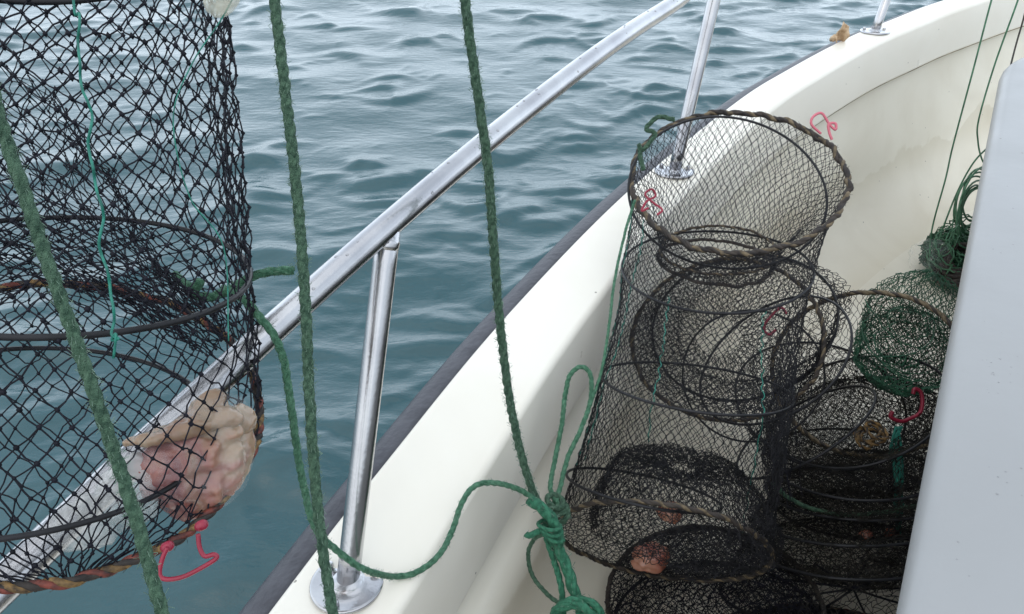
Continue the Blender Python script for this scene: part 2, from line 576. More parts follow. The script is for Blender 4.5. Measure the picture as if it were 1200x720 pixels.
# ------------------------------------------------------------------ sea
def make_sea():
    rng = np.random.default_rng(5)
    nx, ny = 900, 1000
    # rows and columns get wider apart with distance
    ty = np.linspace(0, 1, ny)
    ys = -2.5 + 11 * ty + 80 * ty ** 7
    tx = np.linspace(-1, 1, nx)
    xs = .5 + 6.5 * tx + 70 * np.sign(tx) * np.abs(tx) ** 9
    X, Y = np.meshgrid(xs, ys)
    Z = np.zeros_like(X)
    DX, DY = np.zeros_like(X), np.zeros_like(X)
    main = math.radians(262)          # the chop runs towards the viewer
    gust = np.zeros_like(X)           # ruffled and slick areas
    for i in range(14):
        d, lam = rng.uniform(0, math.pi), rng.uniform(1.0, 3.2)
        gust += np.cos(2 * math.pi / lam * (X * math.cos(d) * .6 + Y * math.sin(d) * 1.3) + rng.uniform(0, 6.3))
    gust = 1 / (1 + np.exp(-gust / 1.6))
    for i in range(110):
        fine = i >= 60
        if fine:
            lam = 0.13 * (0.5 / 0.13) ** rng.uniform(0, 1)
            d = main + rng.normal(0, 0.62)
            amp = 0.0016 * lam
        else:
            lam = 0.38 * (2.0 / 0.38) ** rng.uniform(0, 1)
            d = main + rng.normal(0, 0.5)
            amp = 0.0028 * lam
        amp *= rng.uniform(.5, 1.5)
        k = 2 * math.pi / lam
        ph = rng.uniform(0, 2 * math.pi)
        a = k * (X * math.cos(d) + Y * math.sin(d)) + ph
        # each train swells and fades across the water
        g = 0.5 + 0.5 * np.sin(X * rng.normal(0, 1.6) + Y * rng.normal(0, 1.6) + ph * 3)
        if fine:
            g = g * (0.25 + 1.25 * gust)
        fade = np.clip(lam * 60 / (1 + np.hypot(X, Y)), 0, 1)
        Z += amp * g * np.cos(a) * fade
        DX -= 0.9 * amp * g * math.cos(d) * np.sin(a) * fade
        DY -= 0.9 * amp * g * math.sin(d) * np.sin(a) * fade
    # short steep wavelets, their fronts turned to the viewer
    for n_, h0, h1, sx0, sx1 in ((3600, .012, .036, .06, .22), (16000, .0022, .0075, .028, .085)):
        for q in range(n_):
            cx, cy = rng.uniform(-8, 10), rng.uniform(-1, 15)
            if rng.uniform() > .25 + .75 * 1 / (1 + math.exp(-3 * math.sin(cx * .9 + 1.3 * math.sin(cy * .7)) - 2 * math.sin(cy * 1.1 + cx * .3))):
                continue
            sx_ = rng.uniform(sx0, sx1)
            h = rng.uniform(h0, h1) * (.5 + .5 * sx_ / sx1)
            sf, sb = h * rng.uniform(1.2, 1.9) + .008, h * rng.uniform(2.4, 4.0) + .014
            R_ = 3 * max(sx_, sb)
            i0, i1 = np.searchsorted(xs, [cx - R_, cx + R_])
            j0, j1 = np.searchsorted(ys, [cy - R_, cy + R_])
            if i1 - i0 < 3 or j1 - j0 < 3:
                continue
            dx, dy = X[j0:j1, i0:i1] - cx, Y[j0:j1, i0:i1] - cy
            an = rng.normal(0.1, .28 if sx1 > .1 else .5)
            c_, s_ = math.cos(an), math.sin(an)
            u, v = dx * c_ + dy * s_, -dx * s_ + dy * c_
            v = v - rng.normal(0, .35) * u * u / sx_ - .35 * sx_ * .2 * np.sin(u / sx_ * 2.6 + cx * 9)
            Z[j0:j1, i0:i1] += h * np.exp(-(u / sx_) ** 2) * np.where(v < 0, np.exp(-(v / sf) ** 2), np.exp(-(v / sb) ** 2))
    vs = np.stack([X + DX, Y + DY, Z], -1).reshape(-1, 3)
    i = np.arange(ny - 1)[:, None] * nx + np.arange(nx - 1)[None]
    fs = np.stack([i, i + 1, i + nx + 1, i + nx], -1).reshape(-1, 4)
    m, nt, b = mat_new('sea_water')
    L = nt.links.new
    setp(b, Roughness=0.03, IOR=1.6)
    b.inputs['Base Color'].default_value = (0.001, 0.056, 0.070, 1)
    geo = node(nt, 'ShaderNodeNewGeometry')
    n1 = node(nt, 'ShaderNodeTexNoise')
    n1.inputs['Scale'].default_value = 18
    n1.inputs['Detail'].default_value = 5
    n1.inputs['Roughness'].default_value = .55
    mp = node(nt, 'ShaderNodeMapping')
    mp.inputs['Scale'].default_value = (0.7, 1.5, 1)
    L(geo.outputs['Position'], mp.inputs['Vector'])
    L(mp.outputs[0], n1.inputs['Vector'])
    bp = node(nt, 'ShaderNodeBump')
    bp.inputs['Strength'].default_value = 0.14
    bp.inputs['Distance'].default_value = 0.03
    L(n1.outputs['Fac'], bp.inputs['Height'])
    L(bp.outputs['Normal'], b.inputs['Normal'])
    me = bpy.data.meshes.new('sea')
    me.vertices.add(len(vs))
    me.vertices.foreach_set('co', vs.ravel())
    me.loops.add(len(fs) * 4)
    me.loops.foreach_set('vertex_index', fs.ravel())
    me.polygons.add(len(fs))
    me.polygons.foreach_set('loop_start', np.arange(len(fs)) * 4)
    me.polygons.foreach_set('use_smooth', np.ones(len(fs), bool))
    me.update(calc_edges=True)
    me.materials.append(m)
    o = bpy.data.objects.new('sea', me)
    COL.objects.link(o)
    tag(o, 'choppy grey green sea beyond the boat', kind='structure')
    # flat water out to the horizon, just under the modelled waves
    mb = MB()
    mb.add([(-4000, -4000, -.35), (4000, -4000, -.35), (4000, 6000, -.35), (-4000, 6000, -.35)], [[0, 1, 2, 3]])
    o = mb.build('distant_water', m)
    tag(o, 'open sea out to the horizon', kind='structure')


make_sea()

# ------------------------------------------------------------------ boat
OUT = catmull([(-0.93, -1.6, 0), (-0.78, -.85, 0), (-0.50, -0.02, 0), (-0.268, 0.482, 0), (-0.166, 0.692, 0), (-0.007, 0.994, 0),
               (0.234, 1.381, 0), (0.54, 1.79, 0), (0.723, 1.992, 0), (0.952, 2.217, 0), (1.142, 2.374, 0),
               (1.371, 2.55, 0), (1.85, 2.86, 0), (2.5, 3.16, 0), (3.3, 3.4, 0)], 14)
OUT = resample(OUT, 0.022)
OUT[:, 2] = [zg(y) for y in OUT[:, 1]]
_t = np.gradient(OUT, axis=0)
_t[:, 2] = 0
_t /= np.linalg.norm(_t, axis=1)[:, None]
INW = np.stack([_t[:, 1], -_t[:, 0], np.zeros(len(_t))], 1)
WID = np.interp(OUT[:, 1], [-2, 0.6, 1.75, 4], [0.134, 0.134, 0.094, 0.09])

boat = empty('fishing_boat', (0.3, 0.9, 0), 'cream and white glass fibre boat with a steel guard rail along its gunwale', 'boat')


def sweep(profile, name, mat, smooth=True, close=False):
    """profile(i) -> list of (inward, up) offsets from the outer gunwale edge; an absolute height is ('z', h)"""
    mb = MB()
    rows = []
    for i in range(len(OUT)):
        row = []
        for n_, z_ in profile(i):
            p = OUT[i] + INW[i] * n_
            p[2] = z_[1] if isinstance(z_, tuple) else OUT[i][2] + z_
            row.append(p)
        rows.append(row)
    k = len(rows[0])
    fs = []
    for i in range(len(rows) - 1):
        for j in range(k - 1 + (1 if close else 0)):
            l = (j + 1) % k
            fs.append([i * k + j, i * k + l, (i + 1) * k + l, (i + 1) * k + j])
    if close:
        fs += [list(range(k)), [(len(rows) - 1) * k + j for j in range(k)][::-1]]
    mb.add(np.array(rows).reshape(-1, 3), fs)
    return mb.build(name, mat, boat, smooth)


def arc(cx, cz, r, a0, a1, n=6):
    return [(cx + r * math.cos(math.radians(a0 + (a1 - a0) * k / n)), cz + r * math.sin(math.radians(a0 + (a1 - a0) * k / n))) for k in range(n + 1)]


def prof_gunwale(i):
    w = WID[i]
    # a cap with rounded shoulders and a deep inner face ending in a lip
    return ([(0.0, -0.07)] + arc(0.010, -0.010, 0.010, 180, 90) + [(0.03, 0.0008), (w * .5, 0.002), (w - .035, 0.0008)]
            + arc(w - 0.012, -0.012, 0.012, 90, 8, 7) + [(w + 0.006, -0.06), (w + 0.011, -0.118)]
            + arc(w + 0.006, -0.128, 0.006, 20, -90, 4) + [(w - 0.018, -0.134)])


sweep(prof_gunwale, 'gunwale', M['gunwale'])


def prof_liner(i):
    w = WID[i]
    z0 = OUT[i][2] - 0.128
    pts = [(w - 0.012, ('z', z0)), (w - 0.012, ('z', z0 - .02)), (w - 0.004, ('z', z0 - .08))]
    n0, zr = w + 0.03, DECK + 0.2
    pts += [(w + 0.012, ('z', (z0 + zr) / 2)), (n0, ('z', zr))]
    for k in range(1, 13):
        a = math.radians(90 * k / 12)
        pts.append((n0 + 0.2 * (1 - math.cos(a)), ('z', DECK + 0.2 * (1 - math.sin(a)))))
    return pts


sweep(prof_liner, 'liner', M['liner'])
M['seam'] = noise_mat('grime_and_lip_shade', (0.16, 0.115, 0.06), (0.42, 0.35, 0.25), 9, 0.6)  # brown line along the lip: grime, plus the shade under it painted in
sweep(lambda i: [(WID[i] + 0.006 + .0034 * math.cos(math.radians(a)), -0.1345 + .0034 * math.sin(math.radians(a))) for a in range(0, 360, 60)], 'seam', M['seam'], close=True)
sweep(lambda i: [(WID[i] + 0.23, ('z', DECK)), (WID[i] + 0.45, ('z', DECK)), (WID[i] + 0.8, ('z', DECK)), (WID[i] + 1.1, ('z', DECK))], 'deck', M['deck'])
sweep(lambda i: [(0.004, -0.06), (0.03, -0.25), (0.09, ('z', 0.25)), (0.22, ('z', -0.02)), (0.5, ('z', -0.4))], 'hull', M['hull'])
sweep(lambda i: [(0.002, -0.016)] + [(-0.012 - 0.037 * math.sin(math.radians(a)), -0.042 + 0.026 * math.cos(math.radians(a))) for a in range(0, 181, 20)] + [(0.002, -0.068)],
      'rubbing_strake', M['strake'], close=True)

# guard rail
flange_px = [(407, 685), (790, 202), (1025, 38)]
feet = [on_gunwale(*q) for q in flange_px]
T1, T2 = at(457, 272, 0.80), at(846, -40, 1.45)
T3 = feet[2] + V3(0.13, 0.20, 0.37)
hd = (T2 - T1)[:2] / np.linalg.norm((T2 - T1)[:2])
rail_px = [(10, 690), (80, 612), (160, 530), (235, 456), (300, 400), (345, 360), (455, 270), (572, 166), (675, 85), (740, 35), (795, 0)]
rp = []
for q in rail_px:
    r = ray(*q)
    # meet the upright plane through the two stanchion heads
    a = np.array([[r[0], -hd[0]], [r[1], -hd[1]]])
    d, t = np.linalg.solve(a, T1[:2])
    rp.append(EYE + r * d)
rp = np.array(rp)
rp[:, 2] = np.poly1d(np.polyfit(rp[:, 1], rp[:, 2], 2))(rp[:, 1])
back = rp[0] - (rp[2] - rp[0]) * 1.0
back2 = rp[0] - (rp[2] - rp[0]) * 6.0
rail_path = catmull([back2, back] + list(rp) + [T2, (T2 + T3) / 2 + V3(-.02, .02, 0), T3, T3 + V3(.45, .28, .03), T3 + V3(1.1, .55, .05)], 14)
mb = MB()
RR = 0.0137
tube(mb, resample(rail_path, 0.015), RR, 24)
rail = mb.build('guard_rail', M['steel'], boat)


def flange(mb, c, r, axis):
    """shallow domed base plate with two screws"""
    zt = np.array([0, 0.075, 1.0]); zt /= np.linalg.norm(zt)
    ex = V3(1, 0, 0); ey = np.cross(zt, ex)
    n = 40
    rings = [(r, 0.0), (r, 0.0028), (r * .965, .0042), (r * .9, .0036), (r * .50, .0042), (r * .42, .0062), (r * .36, .0085)]
    vs = []
    for rr, h in rings:
        for k in range(n):
            a = 2 * math.pi * k / n
            vs.append(c + zt * h + (ex * math.cos(a) + ey * math.sin(a)) * rr)
    fs = []
    for i in range(len(rings) - 1):
        for k in range(n):
            l = (k + 1) % n
            fs.append([i * n + k, i * n + l, (i + 1) * n + l, (i + 1) * n + k])
    fs.append([(len(rings) - 1) * n + k for k in range(n)])
    mb.add(vs, fs)
    for s in (0.3, 2.4, 4.5):
        p = c + (ex * math.cos(s) + ey * math.sin(s)) * r * .76
        tube(mb, [p + zt * .004, p + zt * .0085, p + zt * .0095], [.0042, .0042, .003], 10)


_rl = resample(rail_path, .003)
tops = [_rl[np.argmin(((_rl - t_) ** 2).sum(1))] for t_ in (T1, T2, T3)]
for foot, top in zip(feet, tops):
    mb = MB()
    tube(mb, [foot + (top - foot) * t for t in np.linspace(0.012, .985, 12)], 0.0128, 20)
    mb.build('stanchion', M['steel'], rail)
    mb = MB()
    dv_ = (top - foot) / np.linalg.norm(top - foot)
    tube(mb, [top - dv_ * t_ for t_ in (.026, .022, .019, .015)], [.0128, .0134, .0137, .0129], 20)
    mb.build('weld_bead', M['steel'], rail)
    mb = MB()
    flange(mb, foot + V3(0, 0, 0.001), 0.041, top - foot)
    mb.build('base_flange', M['steel'], rail)

m, nt, b = mat_new('water_drop')
setp(b, Roughness=0.02, IOR=1.33, Transmission_Weight=0.9)
M['drop'] = m
mb = MB()
rs_ = resample(rail_path, 0.004)
rT, rN, rB = frames(rs_)
for k in range(150):
    i = random.randrange(60, len(rs_) - 60)
    if rs_[i][1] > 1.7:
        continue
    a = random.gauss(0, .8)
    up_ = V3(0, 0, 1) - rT[i] * rT[i][2]
    up_ /= np.linalg.norm(up_)
    sd_ = np.cross(rT[i], up_)
    dr = up_ * math.cos(a) + sd_ * math.sin(a)
    q_ = random.uniform(.0008, .0022)
    c_ = rs_[i] + dr * RR
    e1_ = np.cross(dr, rT[i])
    vs_ = [c_ + dr * q_ * .55]
    for rr_, hh_ in ((.5, .45), (.85, .2), (1, -.1)):
        for j_ in range(8):
            t_ = j_ * math.pi / 4
            vs_.append(c_ + dr * q_ * hh_ + (rT[i] * math.cos(t_) * 1.3 + e1_ * math.sin(t_)) * q_ * rr_)
    fs_ = [[0, 1 + j_, 1 + (j_ + 1) % 8] for j_ in range(8)]
    for g_ in range(2):
        fs_ += [[1 + g_ * 8 + j_, 9 + g_ * 8 + j_, 9 + g_ * 8 + (j_ + 1) % 8, 1 + g_ * 8 + (j_ + 1) % 8] for j_ in range(8)]
    mb.add(vs_, fs_)
tag(mb.build('water_drops', M['drop'], rail), kind='stuff')

# coachroof: straight raised cabin side, its roof overhanging the side deck
mb = MB()
e0, e1 = V3(0.34, 0.39, 1.0), V3(1.272, 1.974, 1.0)
ed = (e1 - e0) / np.linalg.norm(e1 - e0)
en = V3(ed[1], -ed[0], 0)
path = [e0 - ed * 1.6 + en * 0.0]
for t in np.linspace(-1.4, 1.72, 40):
    path.append(e0 + ed * t)
for t in np.linspace(0.1, 1, 14):   # far end rounds away from the side
    a = math.radians(80) * t
    path.append(e0 + ed * 1.72 + ed * 0.5 * math.sin(a) + en * 0.5 * (1 - math.cos(a)))
prof = [(0.16, 0.40), (0.13, 0.90), (0.125, 0.935), (0.01, 0.940)] + [(0.024 - 0.024 * math.cos(math.radians(a)), 0.976 + 0.024 * math.sin(math.radians(a))) for a in range(-60, 91, 15)] + \
       [(0.08, 1.003), (0.2, 1.010), (0.5, 1.02), (1.3, 1.03)]
rows = []
for i, p in enumerate(path):
    q0, q1 = path[max(0, i - 1)], path[min(len(path) - 1, i + 1)]
    t_ = (q1 - q0) / np.linalg.norm(q1 - q0)
    nn = V3(t_[1], -t_[0], 0)
    rows.append([V3(*(p + nn * min(n_, 1.3))[:2], z_) for n_, z_ in prof])
k = len(prof)
fs = []
for i in range(len(rows) - 1):
    for j in range(k - 1):
        fs.append([i * k + j, i * k + j + 1, (i + 1) * k + j + 1, (i + 1) * k + j])
mb.add(np.array(rows).reshape(-1, 3), fs)
roof = mb.build('coachroof', M['roof'], boat)

mb = MB()
for k in range(55):
    cl = random.choice([(1180, 230), (1165, 420), (1170, 440), (1120, 640), (1180, 560), (1110, 520), (1175, 330)])
    r_ = ray(cl[0] + random.gauss(0, 13), cl[1] + random.gauss(0, 26))
    p_ = EYE + r_ * (0.592 / -r_[2])
    q_ = random.uniform(.0005, .0013)
    pr = (p_ - e0).dot(en)
    if pr < .03:
        continue
    p_[2] = float(np.interp(pr, [.08, .2, .5, 1.3], [1.003, 1.010, 1.02, 1.03])) if pr > .08 else 1.0 + .003 * (pr - .024) / .056
    vs_ = [p_ + V3(0, 0, q_ * .5)]
    for rr_, hh_ in ((.5, .42), (.85, .2), (1, -.05)):
        for j_ in range(8):
            vs_.append(p_ + V3(math.cos(j_ * math.pi / 4) * rr_ * q_ * 1.2, math.sin(j_ * math.pi / 4) * rr_ * q_, hh_ * q_))
    fs_ = [[0, 1 + j_, 1 + (j_ + 1) % 8] for j_ in range(8)]
    for g_ in range(2):
        fs_ += [[1 + g_ * 8 + j_, 9 + g_ * 8 + j_, 9 + g_ * 8 + (j_ + 1) % 8, 1 + g_ * 8 + (j_ + 1) % 8] for j_ in range(8)]
    mb.add(vs_, fs_)
tag(mb.build('water_drops', M['drop'], roof), kind='stuff')

# ------------------------------------------------------------------ pots
LACE = [M['lace_dark'], M['lace_ochre'], M['lace_rust'], M['lace_tan']]


def hook_shape(parent, pts, r=0.0026, mat='hook'):
    mb = MB()
    tube(mb, catmull(pts, 10), r, 8)
    return mb.build('hook', M[mat], parent)


def wire(parent, spec, r=0.003):
    mb = MB()
    P = ring_pts(spec)
    tube(mb, P, r, 8, True)
    return mb.build('hoop', M['hoop'], parent)


def lace_ring(parent, spec, R=0.0055, mats=(0, 1, 2), wob=0.002):
    mb = MB()
    P = ring_pts(spec)
    tube(mb, P, R * .55, 6, True, 0)
    twisted(mb, P, R, True, 3, R * 7, mats, 6, 250, wob, 0)
    return mb.build('laced_rim', LACE, parent)


POTS = 'crab pots heaped on the side deck'

def disc(R, bulge=0.0):
    """flat diamond netting filling a ring, bulging along its normal"""
    c_ = R.mean(0)
    h_ = len(R) // 2
    x_, y_ = (R[0] - R[h_]) / 2, (R[h_ // 2] - R[h_ + h_ // 2]) / 2
    n_ = np.cross(x_, y_)
    n_ /= np.linalg.norm(n_)

    def surf(u, v):
        x = 2 * np.asarray(u) - 1
        y = 2 * v - 1
        k = math.sqrt(max(.02, 1 - y * y))
        return c_ + x_ * (x * k)[:, None] + y_ * y + n_ * (bulge * (1 - x * x) * (1 - y * y))[:, None]
    return surf


# --- hanging pot, close to the eye above the rail
hang_specs = [
    (60, -420, 0.60, 192, 84, 0),
    (56, -110, 0.60, 196, 88, 0),
    (80, 312, 0.60, 206, 66, -2),
    (66, 478, 0.60, 226, 170, -8),
]
hroot = empty('crab_pot', at(72, 490, 0.60), 'black netted crab pot hanging over the steel rail with pale bait in its bottom', 'crab pot')
HR = [ring_pts(s) for s in hang_specs]
mb = MB()
net(mb, loft(HR[1:3], 0.03, 0.035, 11, 1.0), 50, 28, 0.00066, 0.0012, 0.0020, 0.05, 4)
net(mb, loft(HR[2:4], 0.0, 0.012, 7, 2.0), 46, 14, 0.00066, 0.0012, 0.0020, 0.05, 4)
net(mb, loft(HR[0:2], 0.02, 0.02, 9, 1.0), 46, 16, 0.00066, 0.002, 0.0020, 0.0, 4)
mb.build('net', M['net_black'], hroot)
# entry funnel: bunched netting drawn from the left side to a throat
fa = ring_pts((-22, 125, 0.61, 104, 62, 25))
fb = ring_pts((36, 225, 0.62, 112, 78, 30))
fc = ring_pts((140, 312, 0.62, 58, 32, 30))
fd = ring_pts((240, 388, 0.61, 24, 20, 30))
mb = MB()
net(mb, loft([fa, fb, fc, fd], 0.02, 0.12, 5, .4), 30, 20, 0.0005, 0.0022, 0.0013, 0.12, 3)
mb.build('funnel_net', M['net_black'], hroot)
mb = MB()   # netting laced across the bottom opening, sagging a little
cb, bx_, by_ = HR[3].mean(0), (HR[3][0] - HR[3][48]) / 2, (HR[3][24] - HR[3][72]) / 2
bn = np.cross(bx_, by_); bn /= np.linalg.norm(bn)


def bottom(u, v):
    x = 2 * np.asarray(u) - 1
    y = 2 * v - 1
    k_ = np.sqrt(np.maximum(0.02, 1 - y * y))
    return cb + bx_ * (x * k_)[:, None] + by_ * y + bn * (.012 * (1 - x * x) * (1 - y * y))[:, None]


net(mb, bottom, 17, 24, 0.0006, 0.0012, 0.0015, 0.06, 3, False)
mb.build('bottom_net', M['net_black'], hroot)
wire(hroot, hang_specs[2], 0.0024)
wire(hroot, (20, 500, 0.585, 215, 108, -6), 0.0022)
wire(hroot, hang_specs[1], 0.0024)
lace_ring(hroot, hang_specs[3], 0.0042, (0, 1, 2), 0.0026)
mb = MB()
tube(mb, catmull([at(80, -200, .47), at(86, 0, .48)] + [at(86 + 48 * t + 3.5 * math.sin(t * 23) + 2 * math.sin(t * 41), 392 * t, .478 + .003 * math.sin(t * 60)) for t in np.linspace(.04, 1, 26)] + [at(139, 397, .475), at(131, 399, .478), at(136, 392, .474), at(133, 420, .478)], 5), 0.0009, 6)
tube(mb, catmull([at(300, -60, .56), at(264, 15, .56), at(225, 75, .545), at(203, 140, .54), at(222, 230, .545), at(262, 290, .56), at(268, 400, .56)], 10), 0.0005, 6)
mb.build('cord', M['cord_teal'], hroot)
# red plastic hook clipped to the rim, with its two collars
mb = MB()
hp = [(196, 642), (190, 656), (187, 673), (194, 679), (212, 677), (232, 668), (253, 655), (251, 650), (240, 652), (234, 642), (232, 626)]
tube(mb, catmull([at(x, y, .505) for x, y in hp], 8), 0.0016, 8)
for x, y in ((196, 641), (236, 616)):
    c = at(x, y, .512)
    tube(mb, [c + (RIGHT * .9 + UP * .45) * t for t in np.linspace(-.004, .004, 6)], [.0022, .0034, .0037, .0037, .0034, .0022], 12)
mb.build('hook', M['hook'], hroot)


def blob(mb, center, radii, axes, seed, amp=.18, sc=2.2, sub=5, mat=0):
    import bmesh
    bm = bmesh.new()
    bmesh.ops.create_icosphere(bm, subdivisions=sub, radius=1)
    vs = []
    for v in bm.verts:
        n_ = mnoise.fractal(v.co * sc + Vector((seed, seed * 1.7, -seed)), 1.0, 2.0, 4)
        rdg = abs(mnoise.noise(v.co * sc * 1.6 + Vector((seed * 2, 3, seed))))
        k = 1 + amp * n_ - amp * .18 * max(0, .12 - rdg) / .12
        q = V3(*v.co) * k
        vs.append(center + axes[0] * q[0] * radii[0] + axes[1] * q[1] * radii[1] + axes[2] * q[2] * radii[2])
    fs = [[l.index for l in f.verts] for f in bm.faces]
    bm.free()
    mb.add(vs, fs, mat)


def img_axes(rot=0):
    a = math.radians(rot)
    return (RIGHT * math.cos(a) + UP * math.sin(a), -RIGHT * math.sin(a) + UP * math.cos(a), FWD)


bd = 0.585
px = bd / F
broot = empty('bait', at(230, 600, bd), 'lump of pale pink fish bait in crumpled plastic inside the hanging pot', 'bait')


def fuse(o, size, disp=0.0, dscale=.02):
    """weld the overlapping lumps of one mesh into a single skin"""
    r = o.modifiers.new('weld', 'REMESH')
    r.mode = 'VOXEL'
    r.voxel_size = size
    r.use_smooth_shade = True
    sm_ = o.modifiers.new('smooth', 'SMOOTH')
    sm_.iterations = 3
    if disp:
        t_ = bpy.data.textures.new('lumps', 'CLOUDS')
        t_.noise_scale = dscale
        t_.noise_depth = 2
        d_ = o.modifiers.new('lumps', 'DISPLACE')
        d_.texture = t_
        d_.strength = disp
        d_.mid_level = .5


def lump(mb, x, y, dz, rx, ry, rz, rot, seed, amp=.2):
    x = x - 6
    dz += (x - 230) * .00036
    blob(mb, at(x, y, bd + dz), (rx * px, ry * px, rz * px), img_axes(rot), seed, amp, 1.5, 4)


mb = MB()
lump(mb, 205, 552, 0, 40, 38, 24, 15, 3.1)
lump(mb, 235, 575, 0, 40, 34, 26, 30, 4.7)
lump(mb, 226, 535, -.003, 38, 26, 24, 10, 6.1)
lump(mb, 262, 545, -.002, 32, 48, 26, -8, 7.9)
lump(mb, 282, 530, 0, 20, 44, 22, -6, 9.2)
lump(mb, 250, 508, 0, 44, 24, 24, 14, 1.2)
o = mb.build('flesh', M['meat'], broot)
fuse(o, .0016, .006, .012)
mb = MB()
lump(mb, 186, 514, -.004, 34, 8, 14, 10, 5.3, .12)
lump(mb, 220, 504, -.006, 36, 13, 20, 16, 6.3, .15)
lump(mb, 254, 492, -.006, 34, 20, 22, 12, 8.3, .2)
lump(mb, 284, 494, -.004, 20, 20, 20, -8, 9.3, .2)
lump(mb, 250, 474, -.002, 24, 14, 16, 18, 2.3, .2)
o = mb.build('skin', M['fat'], broot)
fuse(o, .0016, .005, .010)
mb = MB()
lump(mb, 258, 545, -.002, 42, 56, 30, -10, 2.2, .12)
lump(mb, 258, 490, -.006, 44, 28, 28, 10, 4.2, .12)
lump(mb, 215, 548, -.002, 48, 46, 27, 10, 5.2, .12)
o = mb.build('plastic_wrap', M['film_thin'], broot)
fuse(o, .002, .007, .014)
mb = MB()
lump(mb, 150, 585, .008, 44, 34, 12, 30, 12.6, .25)
lump(mb, 112, 612, .012, 44, 32, 12, 20, 13.6, .25)
lump(mb, 170, 560, .006, 26, 30, 12, 50, 14.6, .25)
o = mb.build('plastic_bag', M['film'], broot)
fuse(o, .002, .012, .014)

mb = MB()
c0 = at(262, -6, .56)
tube(mb, [c0 + (RIGHT * .6 + UP * .9) * s for s in np.linspace(-.016, .012, 9)], [.004, .0085, .0105, .0115, .0118, .0118, .0112, .009, .004], 14)
fl = mb.build('float', M['float'])
tag(fl, 'small clear plastic float caught at the top of the hanging net', 'float')

# --- tall pot leaning on the gunwale
A = (862, 208, 1.25, 120, 82, 5)
A2 = (850, 222, 1.245, 111, 88, 12)
Bh = (838, 314, 1.22, 107, 48, 2)
Ch = (815, 452, 1.16, 112, 26, 8)
Eh = (775, 638, 1.12, 122, 41, 8, -1)
E2 = (752, 573, 1.12, 92, 17, 12)
troot = empty('crab_pot', at(782, 650, 1.10), 'tall cylindrical crab pot standing open topped against the cream gunwale', 'crab pot', POTS)
TR = {k: ring_pts(v) for k, v in dict(A=A, B=Bh, C=Ch, E=Eh).items()}
mb = MB()
net(mb, loft([TR['A'], TR['B']], 0.05, .008, 8), 84, 26, 0.00048, 0.0010, 0.0009, 0.06)
net(mb, loft([TR['B'], TR['C']], 0.045, .012, 9, 1), 84, 28, 0.00052, 0.0012, 0.0010, 0.06)
net(mb, loft([TR['C'], TR['E']], 0.02, .015, 7, 2), 84, 34, 0.00052, 0.0013, 0.0010, 0.06)
mb.build('net', M['net_grey'], troot)
thr = ring_pts((842, 292, 1.235, 66, 28, 4))
thr2 = ring_pts((838, 306, 1.235, 64, 26, 6))
mb = MB()
net(mb, loft([TR['A'], thr], 0.10, .02, 5), 62, 16, 0.0005, 0.001, 0.0009, 0.05)
net(mb, loft([thr, thr2], -0.03, .03, 9), 70, 6, 0.0006, 0.002, 0, 0.15)
mb.build('funnel_net', M['net_grey'], troot)
mb = MB()
twisted(mb, thr, 0.0024, True, 3, None, (0, 0, 3), 5, 200, .002, 0)
twisted(mb, thr2, 0.0030, True, 3, None, (0, 0, 0), 5, 300, .003, 0)
mb.build('throat', LACE, troot)
mb = MB()
dome = ring_pts((797, 545, 1.12, 70, 22, 10))
dome2 = ring_pts((800, 590, 1.11, 98, 34, 10))
dome3 = ring_pts((800, 628, 1.14, 108, 36, 10))
tip = ring_pts((800, 548, 1.12, 16, 6, 10))
for s in range(1):
    net(mb, loft([dome3, dome2, dome, tip], -.02, .05, 7 + s, s), 110, 30, 0.0005, 0.003, 0, 0.15)
mb.build('inner_net', M['net_grey'], troot)
lace_ring(troot, A, 0.0052, (0, 3, 0), .0055)
wire(troot, A2, 0.0021)
wire(troot, Bh, 0.0021)
wire(troot, Ch, 0.0021)
wire(troot, E2, 0.0021)
lace_ring(troot, Eh, 0.0042, (0, 3, 0), .003)
mb = MB()   # end netting across the foot, facing the eye
fx, fy, fc_ = (TR['E'][0] - TR['E'][48]) / 2, (TR['E'][24] - TR['E'][72]) / 2, TR['E'].mean(0)
net(mb, lambda u, v: fc_ + fx[None] * ((2 * np.asarray(u) - 1) * math.sqrt(max(.02, 1 - (2 * v - 1) ** 2)))[:, None] + fy * (2 * v - 1), 27, 44, .0005, .0012, 0, .06, 3, False)
mb.build('foot_net', M['net_grey'], troot)
mb = MB()   # teal lacing woven down the wall
surfs = [loft([TR['A'], TR['B']], 0.05, .008, 8), loft([TR['B'], TR['C']], 0.045, .012, 9, 1), loft([TR['C'], TR['E']], 0.02, .015, 7, 2)]
for u0, du, v0, v1 in ((.525, -.01, 0, 2.6), (.60, -.02, .1, 2.5), (.66, .015, .9, 2.2), (.80, .03, 1.0, 2.7)):
    pts = []
    n_ = int((v1 - v0) * 26)
    for q in range(n_ + 1):
        v = v0 + (v1 - v0) * q / n_
        k_ = min(2, int(v))
        pts.append(surfs[k_](np.array([u0 + du * v + .0025 * math.sin(q * 2.1) + .002 * random.uniform(-1, 1)]), v - k_)[0])
    tube(mb, catmull(pts, 3), .0008, 5)
mb.build('cord', M['cord_teal'], troot)
hook_shape(troot, [at(x, y, 1.245) for x, y in [(962, 157), (951, 146), (953, 137), (963, 133), (972, 146), (979, 152), (979, 145), (971, 146), (972, 156), (975, 164)]], .0022, 'hook_pale')
hook_shape(troot, [at(x, y, 1.16) for x, y in [(760, 244), (752, 247), (758, 236), (768, 230), (764, 222), (756, 228), (766, 238), (776, 246), (770, 252)]], .0018, 'hook')
mb = MB()
twisted(mb, catmull([at(x, y, 1.235) for x, y in [(790, 140), (770, 138), (757, 152), (768, 158), (752, 176), (748, 170), (754, 200)]], 8), .0042, False, 3, None, (0, 0, 0), 6, 300, .002)
